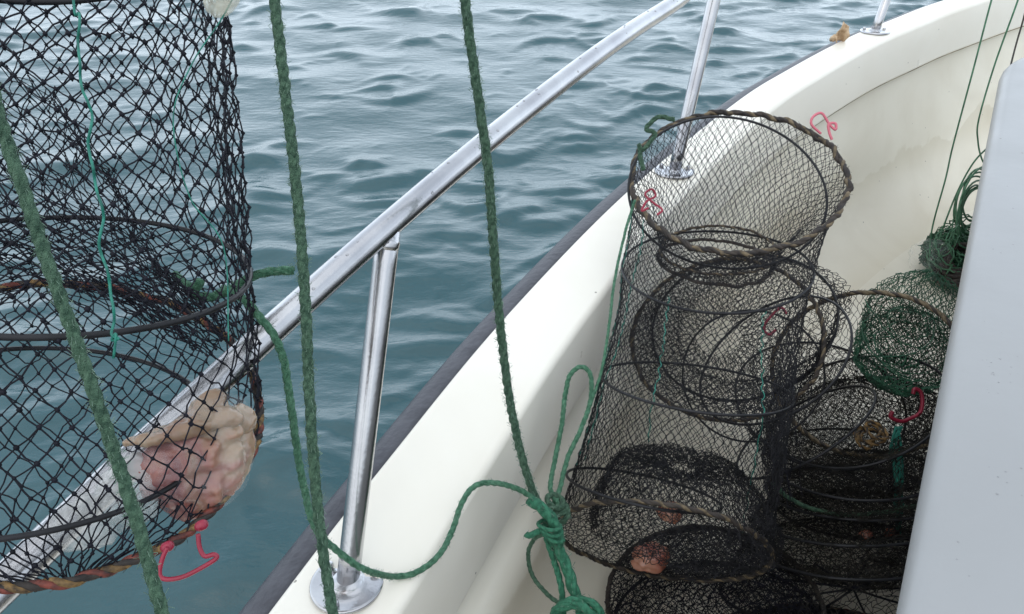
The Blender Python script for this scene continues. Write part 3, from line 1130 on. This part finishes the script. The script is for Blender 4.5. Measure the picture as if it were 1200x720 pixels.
mb.build('knot', M['rope'], troot)

# --- pot lying behind the tall one
D = (850, 394, 1.36, 106, 96, -8)
D1 = (868, 378, 1.44, 104, 84, -14)
D2 = (892, 372, 1.55, 100, 62, -20)
proot = empty('crab_pot', at(870, 470, 1.45), 'dark crab pot lying behind the tall one, its round end seen through the netting', 'crab pot', POTS)
PR = [ring_pts(s) for s in (D, D1, D2)]
mb = MB()
net(mb, loft(PR, 0.06, .02, 7), 80, 30, 0.0007, 0.002, 0, 0.12)
cD = at(856, 398, 1.36)
net(mb, lambda u, v: cD + (loft([PR[0], PR[1]], 0)(u, 0) - cD) * (1 - v * .75) + FWD * .07 * v, 80, 16, .0006, .002, 0, .12)
mb.build('net', M['net_grey'], proot)
mb = MB()   # netting bunched into hanging folds at its right side
for k in range(24):
    x0 = random.gauss(926, 24)
    pts = []
    xx = x0
    for y in range(390, 610, 22):
        g = (y - 390) / 220
        xx = x0 + (918 - x0) * .6 * math.sin(math.pi * min(1, g * .8)) + random.uniform(-6, 6) - 16 * g + 7 * math.sin(g * 7 + x0)
        pts.append(at(xx, y + random.uniform(-8, 8), 1.30 - .14 * g + random.uniform(-.02, .02)))
    P_ = np.array(pts)
    prisms(mb, P_[:-1], P_[1:], .0006, 3)
mb.build('net_fold', M['net_black'], proot)
lace_ring(proot, D, 0.0042, (0, 0, 3), .003)
wire(proot, D1, 0.0022)
wire(proot, (905, 420, 1.30, 95, 60, -35), .0022)
wire(proot, (880, 440, 1.33, 78, 118, 20), .0018)
hook_shape(proot, [at(x, y, 1.26) for x, y in [(922, 368), (916, 361), (908, 366), (898, 378), (896, 388), (903, 392), (910, 386)]], .0024, 'hook')

# --- pot on the right, rim leaning on the coachroof side
Rr = (1014, 434, 1.42, 103, 97, -16)
Rs = [Rr, (1000, 478, 1.42, 100, 62, -14), (996, 540, 1.40, 98, 40, 4), (998, 575, 1.40, 96, 30, 4)]
rroot = empty('crab_pot', at(998, 585, 1.40), 'crab pot squashed beside the cabin with a tan laced rim and green netting', 'crab pot', POTS)
RRs = [ring_pts(s) for s in Rs]
mb = MB()
net(mb, loft(RRs[:2], 0.05, .03, 6), 80, 14, .00055, .0018, 0, .1)
net(mb, loft(RRs[1:], 0.05, .04, 7), 80, 24, .0006, .0022, 0, .1)
c1 = at(992, 470, 1.44)
net(mb, disc(RRs[1], -.03), 26, 40, .0006, .0016, 0, .08, 3, False)
c2 = at(990, 552, 1.41)
net(mb, disc(RRs[3], .02), 28, 44, .0006, .0016, 0, .08, 3, False)
mb.build('net', M['net_brown'], rroot)
mb = MB()
gA, gB, gC = ring_pts((1072, 374, 1.50, 56, 62, 20)), ring_pts((1060, 410, 1.45, 56, 50, 20)), ring_pts((1062, 425, 1.43, 52, 30, 10))
net(mb, loft([gA, gB, gC], 0.05, .06, 5), 60, 18, .0008, .0025, 0, .12)
net(mb, disc(gA, .03), 24, 36, .0008, .002, 0, .1, 3, False)
net(mb, disc(gB, -.02), 24, 36, .0008, .002, 0, .1, 3, False)
for k in range(7):
    c_ = (1058 + random.uniform(-18, 18), 395 + random.uniform(-30, 25), 1.45 + random.uniform(-.03, .03), random.uniform(18, 52), random.uniform(12, 34), random.uniform(-60, 60))
    tube(mb, ring_pts(c_, 30) + RNG.normal(0, .002, (30, 3)), .0011, 4, True)
mb.build('green_net', M['net_green'], rroot)
lace_ring(rroot, Rr, 0.0052, (3, 0, 3), .002)
wire(rroot, Rs[1], .0024)
wire(rroot, Rs[2], .0024)
wire(rroot, Rs[3], .0024)
wire(rroot, (940, 505, 1.37, 90, 30, -32), .0024)
hook_shape(rroot, [at(x, y, 1.36) for x, y in [(1046, 482), (1044, 489), (1056, 494), (1068, 490), (1078, 484), (1081, 472), (1079, 460), (1072, 456), (1070, 462)]], .0036, 'hook')
mb = MB()
for k, (ox, oy) in enumerate(((0, 0), (5, 4), (9, -3), (-6, 5))):
    twisted(mb, ring_pts((1018 + ox, 508 + oy, 1.33 - k * .006, 13, 8, -20 + k * 30), 40), .0030, True, 3, None, (1, 1, 0), 5, 200, .002)
mb.build('lashing', LACE, rroot)
mb = MB()
for k in range(5):
    tube(mb, catmull([at(1052 + random.uniform(-5, 5), y, 1.34) + RIGHT * random.uniform(-.008, .008) for y in range(500, 640, 18)], 6), .0022, 5)
mb.build('cord', M['cord_teal'], rroot)

# --- collapsed pots underneath
Cs = [(992, 605, 1.38, 104, 30, 3), (985, 640, 1.36, 108, 32, 4), (968, 690, 1.30, 118, 40, 2)]
croot = empty('crab_pot', at(980, 700, 1.33), 'collapsed crab pot at the bottom of the heap beside the cabin with an olive rope', 'crab pot', POTS)
CR_ = [ring_pts(s) for s in Cs]
mb = MB()
net(mb, loft(CR_, 0.05, .05, 8), 84, 32, .0006, .0025, 0, .1)
for s_ in range(2):
    c3 = at(985, 640 + 30 * s_, 1.36 - .03 * s_)
    net(mb, disc(CR_[s_], .03), 28, 44, .0006, .002, 0, .08, 3, False)
mb.build('net', M['net_brown'], croot)
for s_ in Cs:
    wire(croot, s_, .0026)
mb = MB()
twisted(mb, catmull([at(x, y, 1.29) for x, y in [(905, 565), (935, 590), (985, 603), (1040, 600), (1085, 590)]], 10), .0038, False, 3, None, (0, 0, 0), 6, 300, .002)
mb.build('rope', M['rope'], croot)
mb = MB()
for k in range(9):
    a = k * 2 * math.pi / 9
    tube(mb, catmull([at(1000, 690, 1.27), at(1000 + 40 * math.cos(a), 690 + 16 * math.sin(a), 1.275), at(1000 + 92 * math.cos(a), 690 + 34 * math.sin(a), 1.29)], 5), .002, 5)
mb.build('drawstring', M['net_black'], croot)

Ls = [(834, 700, 1.24, 124, 84, 6), (845, 740, 1.22, 124, 84, 4), (850, 800, 1.2, 122, 80, 4)]
lroot = empty('crab_pot', at(850, 800, 1.2), 'low dark crab pot lying under the laced foot of the tall pot', 'crab pot', POTS)
LR = [ring_pts(s) for s in Ls]
mb = MB()
net(mb, loft(LR, 0.04, .03, 8), 80, 24, .0006, .002, 0, .1)
c4 = at(840, 700, 1.22)
net(mb, disc(LR[0], .02), 28, 44, .0006, .0016, 0, .08, 3, False)
mb.build('net', M['net_black'], lroot)
mbl = MB()
for q in range(3):
    net(mbl, disc(LR[q], .03 - .02 * q), 30, 46, .0007, .003, 0, .12, 3, False)
mbl.build('folded_net', M['net_black'], lroot)
lace_ring(lroot, Ls[0], .0045, (0, 0, 0), .002)
wire(lroot, Ls[1], .0026)
Fs = [(930, 768, 1.17, 135, 60, 0), (930, 820, 1.16, 130, 58, 0)]
froot = empty('crab_pot', at(930, 820, 1.16), 'nearest crab pot with a rust and tan laced rim at the foot of the heap', 'crab pot', POTS)
FR = [ring_pts(s) for s in Fs]
mb = MB()
net(mb, loft(FR, 0.04, .03, 8), 84, 16, .0008, .003, 0, .2)
c5 = at(930, 760, 1.18)
net(mb, disc(FR[0], .02), 28, 44, .0006, .0016, 0, .08, 3, False)
mb.build('net', M['net_black'], froot)
mb = MB()
for q in range(2):
    net(mb, disc(FR[q], .03 - .03 * q), 30, 46, .0007, .003, 0, .12, 3, False)
mb.build('folded_net', M['net_black'], froot)
lace_ring(froot, Fs[0], .0048, (0, 2, 3), .002)
wire(froot, Fs[1], .0026)

# slack netting of yet another pot filling the gap beside the cabin
nroot = empty('crab_pot', at(1030, 600, 1.45), 'crab pot buried in the heap, its slack black netting spread against the cabin side', 'crab pot', POTS)
NS = [(960, 470, 1.50, 96, 70, 20), (1010, 505, 1.50, 108, 66, -6), (1015, 575, 1.48, 108, 50, 0), (1000, 640, 1.44, 112, 40, 4)]
NR = [ring_pts(s_) for s_ in NS]
mb = MB()
net(mb, loft(NR, 0.02, .10, 5, .5), 90, 56, .0006, .003, 0, .12)
for s_ in range(2):
    c6 = NR[s_ + 1].mean(0) + V3(random.uniform(-.02, .02), 0, 0)
    net(mb, disc(NR[s_ + 1], .04), 30, 46, .0006, .002, 0, .08, 3, False)
mb.build('net', M['net_grey'], nroot)
mb = MB()
for q in (1, 3):
    net(mb, disc(NR[q], -.02), 32, 48, .0006, .004, 0, .15, 3, False)
mb.build('folded_net', M['net_brown'], nroot)
wire(nroot, NS[0], .0024)
wire(nroot, NS[2], .0024)

# bait in the deck pots
for (bx, by, bd_, rx, ry, rot, lab, seed) in (
        (762, 653, 1.20, 23, 18, 5, 'square pink bait chunk low inside the foot of the tall pot', 3.0),
        (785, 600, 1.12, 15, 12, -20, 'reddish bait chunk just under the upper rope of the tall pot foot', 7.0),
        (1016, 628, 1.33, 8, 7, 0, 'small red bait piece inside the collapsed pot, farther from the cabin', 1.0),
        (1045, 626, 1.33, 9, 7, 0, 'small pink bait piece inside the collapsed pot, closest to the cabin', 5.0)):
    mb = MB()
    q = bd_ / F
    blob(mb, at(bx, by, bd_), (rx * q, ry * q, ry * q * .8), img_axes(rot), seed, .28, 1.6, 4)
    o = mb.build('bait', M['bait_pink'])
    tag(o, lab, 'bait', 'bait pieces in the deck pots')

# ------------------------------------------------------------------ ropes
RG = 'green ropes hanging in front of the rail'


def rope(name, pts, R, label, group=None, mat='rope', fuzz=1500, n=12, parent=None, pitch=None):
    mb = MB()
    twisted(mb, catmull(pts, n), R, False, 3, pitch, (0, 0, 0), 8, fuzz, R * .08, 1)
    o = mb.build(name, [M[mat], M['fibre']], parent)
    if label:
        tag(o, label, 'rope', group)
    return o


def pxs(l):
    return [at(*q) for q in l]


rope('rope', pxs([(-70, -120, .40), (-30, 20, .40), (0, 142, .40), (28, 225, .40), (62, 325, .40), (98, 425, .40), (125, 505, .40), (160, 610, .395), (190, 720, .39), (220, 830, .385)]),
     0.0037, 'green rope slanting down in front of the hanging pot', RG)
rope('rope', pxs([(305, -150, .56), (322, 0, .56), (336, 120, .56), (348, 225, .56), (357, 340, .56), (362, 450, .56), (369, 560, .56), (378, 640, .56), (390, 722, .56), (405, 830, .55)]),
     0.0043, 'green rope hanging straight down just right of the hanging pot', RG)
r3 = rope('rope', pxs([(530, -160, .72), (545, 0, .74), (557, 90, .76), (571, 190, .79), (578, 280, .82), (585, 370, .86), (595, 455, .9), (610, 530, .94), (627, 582, .965), (645, 612, .97)]),
          0.0054, 'green rope hanging down to the knotted bundle beside the tall pot', RG)
mb = MB()   # the knot with its wrapping turns
twisted(mb, catmull(pxs([(620, 585, .955), (640, 600, .955), (652, 620, .955), (655, 640, .955)]), 8), .0078, False, 3, None, (0, 0, 0), 8, 900, .001, 1)
for k in range(3):
    twisted(mb, ring_pts((644 + 2 * k, 616 + 6 * k, .955, 13, 5, 8 + 9 * k), 30), .0029, True, 3, None, (0, 0, 0), 7, 500, .0005, 1)
twisted(mb, catmull(pxs([(632, 622, .95), (620, 628, .945), (616, 626, .945)]), 8), .0042, False, 3, None, (0, 0, 0), 7, 700, .0005, 1)
mb.build('knot', [M['rope_bright'], M['fibre']], r3)
mb = MB()
twisted(mb, catmull(pxs([(648, 628, .96), (660, 655, .955), (672, 690, .945), (684, 730, .935), (700, 800, .92)]), 10), .0078, False, 3, .06, (0, 0, 0), 8, 300, .0006, 1)
twisted(mb, catmull(pxs([(640, 630, .965), (650, 660, .96), (658, 690, .95), (660, 725, .945)]), 10), .0042, False, 3, None, (0, 0, 0), 8, 300, .0006, 1)
twisted(mb, catmull(pxs([(650, 716, .93), (664, 706, .925), (684, 704, .92), (700, 712, .92), (704, 730, .92), (690, 745, .92), (660, 740, .93), (648, 726, .93), (655, 714, .925), (680, 710, .915), (696, 722, .915)]), 10), .0055, False, 3, None, (0, 0, 0), 8, 500, .0006, 1)
mb.build('tail', [M['rope_bright'], M['fibre']], r3)
mb = MB()
twisted(mb, catmull(pxs([(640, 625, .965), (626, 632, .97), (619, 650, .975), (624, 675, .975), (640, 695, .96), (655, 706, .95), (668, 704, .94)]), 10), .0030, False, 3, None, (0, 0, 0), 7, 500, .0004, 1)
mb.build('loop', [M['rope'], M['fibre']], r3)

g = lambda x, y, o: tuple(on_gunwale(x, y, o))
r4 = rope('rope', [at(262, 338, .66), at(285, 350, .64), at(301, 368, .64), at(320, 392, .64), at(333, 425, .65), at(340, 470, .66), at(347, 520, .68), at(357, 575, .70),
                   at(370, 620, .72), at(398, 648, .75), at(428, 668, .775), g(462, 676, .012), g(490, 670, .012), g(515, 650, .014), at(530, 622, .89), at(541, 590, .905), at(556, 570, .92),
                   at(578, 566, .93), at(606, 573, .945), at(628, 587, .955), at(645, 606, .96)], 0.0037,
          'green rope sagging from the hanging pot, across the gunwale to the knot', None, 'rope_pale', 900)
mb = MB()
twisted(mb, catmull(pxs([(205, 322, .67), (222, 336, .66), (236, 330, .655), (226, 344, .66), (245, 348, .66), (268, 340, .655), (290, 327, .65), (312, 319, .65), (344, 317, .65)]), 10), .0042, False, 3, None, (0, 0, 0), 7, 700, .0004, 1)
mb.build('tail', [M['rope_pale'], M['fibre']], r4)

r5 = rope('rope', pxs([(652, 590, 1.0), (645, 572, 1.01), (650, 540, 1.04), (658, 500, 1.06), (662, 465, 1.07), (668, 440, 1.07), (681, 430, 1.07), (692, 440, 1.07), (692, 470, 1.065),
                       (680, 505, 1.05), (666, 535, 1.04), (658, 565, 1.02), (653, 590, 1.0), (662, 602, 1.0)]), 0.0036,
          'thin green loop of rope sticking up left of the tall pot', None, 'rope_pale', 600)
mb = MB()
for k in range(3):
    twisted(mb, ring_pts((651 + 3 * k, 588 + 8 * k, .995, 10, 7, 30 - 40 * k), 24), .0042, True, 3, None, (0, 0, 0), 7, 500, .0005, 1)
mb.build('knot', [M['rope'], M['fibre']], r5)
mb = MB()
twisted(mb, catmull(pxs([(692, 475, 1.06), (706, 430, 1.08), (714, 380, 1.11), (720, 330, 1.15), (732, 275, 1.19), (744, 235, 1.22)]), 10), .0024, False, 3, None, (0, 0, 0), 6, 400, .0004, 1)
mb.build('tail', [M['rope_pale'], M['fibre']], r5)

# thin lines at the right
LG = 'thin lines hanging down to the tangle'
for lab, pts, rr, mt in (
        ('long thin green line reaching straight down to the tangle, leftmost of the hanging lines', [(1180, -60, 1.85), (1162, 0, 1.9), (1141, 80, 1.98), (1117, 170, 2.08), (1108, 210, 2.1), (1092, 270, 2.15), (1089, 315, 2.15)], .0022, 'line'),
        ('thin green line curving behind the cabin edge, middle of the hanging lines', [(1212, -60, 1.85), (1193, 0, 1.9), (1166, 75, 2.0), (1147, 140, 2.05), (1146, 165, 2.08), (1150, 185, 2.1), (1158, 200, 2.12)], .0022, 'line'),
        ('short arched green line from the cabin edge down into the tangle', [(1172, 165, 2.1), (1158, 173, 2.12), (1140, 192, 2.14), (1122, 225, 2.16), (1105, 268, 2.18), (1094, 305, 2.18), (1090, 320, 2.18)], .0024, 'line'),
        ('dark thin line nearest the corner of the cabin roof', [(1215, -50, 1.9), (1202, 12, 1.95), (1190, 55, 2.0), (1180, 95, 2.02), (1173, 128, 2.05)], .0022, 'line_dark')):
    mb = MB()
    tube(mb, catmull(pxs(pts), 10), rr, 6)
    o = mb.build('fishing_line', M[mt])
    tag(o, lab, 'line', LG)

tg = empty('line_tangle', at(1120, 330, 2.25), 'tangled heap of green line and dark rope against the cabin side', 'tangle')
mb = MB()
for k in range(85):
    c_ = (1126 + random.gauss(0, 12), 298 + random.gauss(0, 13), 2.2 + random.uniform(-.06, .06), random.uniform(9, 26), random.uniform(6, 17), random.uniform(-80, 80))
    tube(mb, ring_pts(c_, 30) + RNG.normal(0, .0025, (30, 3)), .0021, 5, True)
for k in range(8):
    c_ = (1143 + random.gauss(0, 3), 245 + random.gauss(0, 8), 2.15, random.uniform(9, 17), random.uniform(24, 40), random.uniform(-15, 25))
    c_ = (c_[0], c_[1], c_[2], c_[4], c_[3], 90 + c_[5])
    tube(mb, ring_pts(c_, 30), .0028, 5, True)
mb.build('green_line', M['line'], tg)
mb = MB()
er = [ring_pts((1128 - 2 * q, 276 + 11 * q, 2.2, max(6, 40 * math.sin(math.pi * (q + .6) / 5.2)), max(4, 17 * math.sin(math.pi * (q + .6) / 5.2)), 10), 48) for q in range(5)]
net(mb, loft(er, 0, .10, 5), 40, 26, .0013, .006, 0, .2)
mb.build('netting', M['net_green'], tg)
mb = MB()
for k in range(5):
    twisted(mb, ring_pts((1122 + k * 2, 318 - k * 4, 2.14 - k * .005, 24 - k * 2, 15, -15 + 6 * k), 40), .008, True, 3, None, (0, 0, 0), 6, 60, .002)
mb.build('dark_rope', M['lace_dark'], tg)
mb = MB()
q = 2.15 / F
blob(mb, at(1090, 303, 2.15), (24 * q, 22 * q, 14 * q), img_axes(0), 4.4, .22, 2.0)
o = mb.build('plastic_bag', M['film_thin'])
tag(o, 'crumpled clear plastic bag beside the tangle of green line', 'plastic bag')

# dry scrap standing on the gunwale
mb = MB()
hc = on_gunwale(984, 49, 0.002)
rows = []
for j in range(10):
    for i in range(7):
        s, t = i / 6 - .5, j / 9
        w_ = .026 * (0.62 + .55 * math.sin(math.pi * min(1, t * .8 + .18)))
        p = hc + RIGHT * (s * w_ + .006 * t) + V3(0, 0, 1) * (t * .052 * (1 - .35 * abs(s + .15))) + V3(0, 1, 0) * (.012 * math.cos(s * 4) + .006 * math.sin(t * 7 + s * 3))
        rows.append(p)
fs = [[j * 7 + i, j * 7 + i + 1, (j + 1) * 7 + i + 1, (j + 1) * 7 + i] for j in range(9) for i in range(6)]
mb.add(rows, fs)
blob(mb, hc - RIGHT * .017 + V3(0, .005, .008), (.008, .006, .009), img_axes(30), 2.0, .3, 2, 3)
hk = mb.build('husk', M['husk'])
sm = hk.modifiers.new('thick', 'SOLIDIFY')
sm.thickness = .003
tag(hk, 'small tan dry scrap standing upright on the outer edge of the gunwale', 'scrap')

# ------------------------------------------------------------------ camera
cam = bpy.data.cameras.new('camera')
cam.sensor_width = 36
cam.lens = F / 1200 * 36
cam.clip_start = 0.02
cam.clip_end = 20000
co = bpy.data.objects.new('camera', cam)
co.location = EYE
co.rotation_euler = (math.radians(90) - PITCH, 0, 0)
COL.objects.link(co)
scene.camera = co

# ------------------------------------------------------------------ daylight, overcast
w = bpy.data.worlds.new('World')
scene.world = w
w.use_nodes = True
nt = w.node_tree
L = nt.links.new
bg = nt.nodes['Background']
sky = node(nt, 'ShaderNodeTexSky')
sky.sky_type = 'NISHITA'
sky.sun_disc = False
SUN_EL, SUN_ROT = math.radians(55), math.radians(-150)
sky.sun_elevation = SUN_EL
sky.sun_rotation = SUN_ROT
sky.dust_density = 4
sky.air_density = 1.0
tc = node(nt, 'ShaderNodeTexCoord')
mp = node(nt, 'ShaderNodeMapping')
mp.inputs['Scale'].default_value = (1, 1, 2.2)
L(tc.outputs['Generated'], mp.inputs['Vector'])
nz = node(nt, 'ShaderNodeTexNoise')
nz.inputs['Scale'].default_value = 2.2
nz.inputs['Detail'].default_value = 6
L(mp.outputs[0], nz.inputs['Vector'])
cr = node(nt, 'ShaderNodeValToRGB')
cr.color_ramp.elements[0].position, cr.color_ramp.elements[1].position = .3, .7
cr.color_ramp.elements[0].color, cr.color_ramp.elements[1].color = (7.6, 8.6, 9.7, 1), (9.6, 10.6, 11.7, 1)
L(nz.outputs['Fac'], cr.inputs['Fac'])
mx = node(nt, 'ShaderNodeMix', data_type='RGBA')
mx.inputs[0].default_value = 0.82
L(sky.outputs[0], mx.inputs[6])
L(cr.outputs[0], mx.inputs[7])
# sky shaped brighter low over the sea, added to lift the water's reflections
sx = node(nt, 'ShaderNodeSeparateXYZ')
L(tc.outputs['Generated'], sx.inputs[0])
gr = node(nt, 'ShaderNodeMapRange', interpolation_type='SMOOTHSTEP')
gr.inputs[1].default_value, gr.inputs[2].default_value = 0.1, 0.85
gr.inputs[3].default_value, gr.inputs[4].default_value = 1.0, 0.0
L(sx.outputs[2], gr.inputs[0])
gy = node(nt, 'ShaderNodeMapRange', interpolation_type='SMOOTHSTEP')
gy.inputs[1].default_value, gy.inputs[2].default_value = -0.3, 0.7
L(sx.outputs[1], gy.inputs[0])
gm = node(nt, 'ShaderNodeMath', operation='MULTIPLY')
L(gr.outputs[0], gm.inputs[0])
L(gy.outputs[0], gm.inputs[1])
ga = node(nt, 'ShaderNodeMath', operation='MULTIPLY_ADD')
ga.inputs[1].default_value, ga.inputs[2].default_value = 0.7, 0.92
L(gm.outputs[0], ga.inputs[0])
vm = node(nt, 'ShaderNodeVectorMath', operation='SCALE')
L(mx.outputs[2], vm.inputs[0])
L(ga.outputs[0], vm.inputs['Scale'])
L(vm.outputs[0], bg.inputs['Color'])
bg.inputs['Strength'].default_value = 0.1

sun = bpy.data.lights.new('sun', 'SUN')
sun.energy = 0.6
sun.angle = math.radians(125)
sun.color = (1.0, 0.94, 0.85)
so = bpy.data.objects.new('sun', sun)
sd = Vector((math.sin(SUN_ROT) * math.cos(SUN_EL), math.cos(SUN_ROT) * math.cos(SUN_EL), math.sin(SUN_EL)))
so.rotation_euler = sd.to_track_quat('Z', 'Y').to_euler()
so.location = (0, 0, 6)
COL.objects.link(so)

vs = scene.view_settings
vs.view_transform = 'Standard'
vs.look = 'None'
vs.gamma = 1
vs.exposure = 0.55
vs.use_curve_mapping = False
scene.render.engine = 'CYCLES'
scene.cycles.max_bounces = 8
scene.cycles.transparent_max_bounces = 24
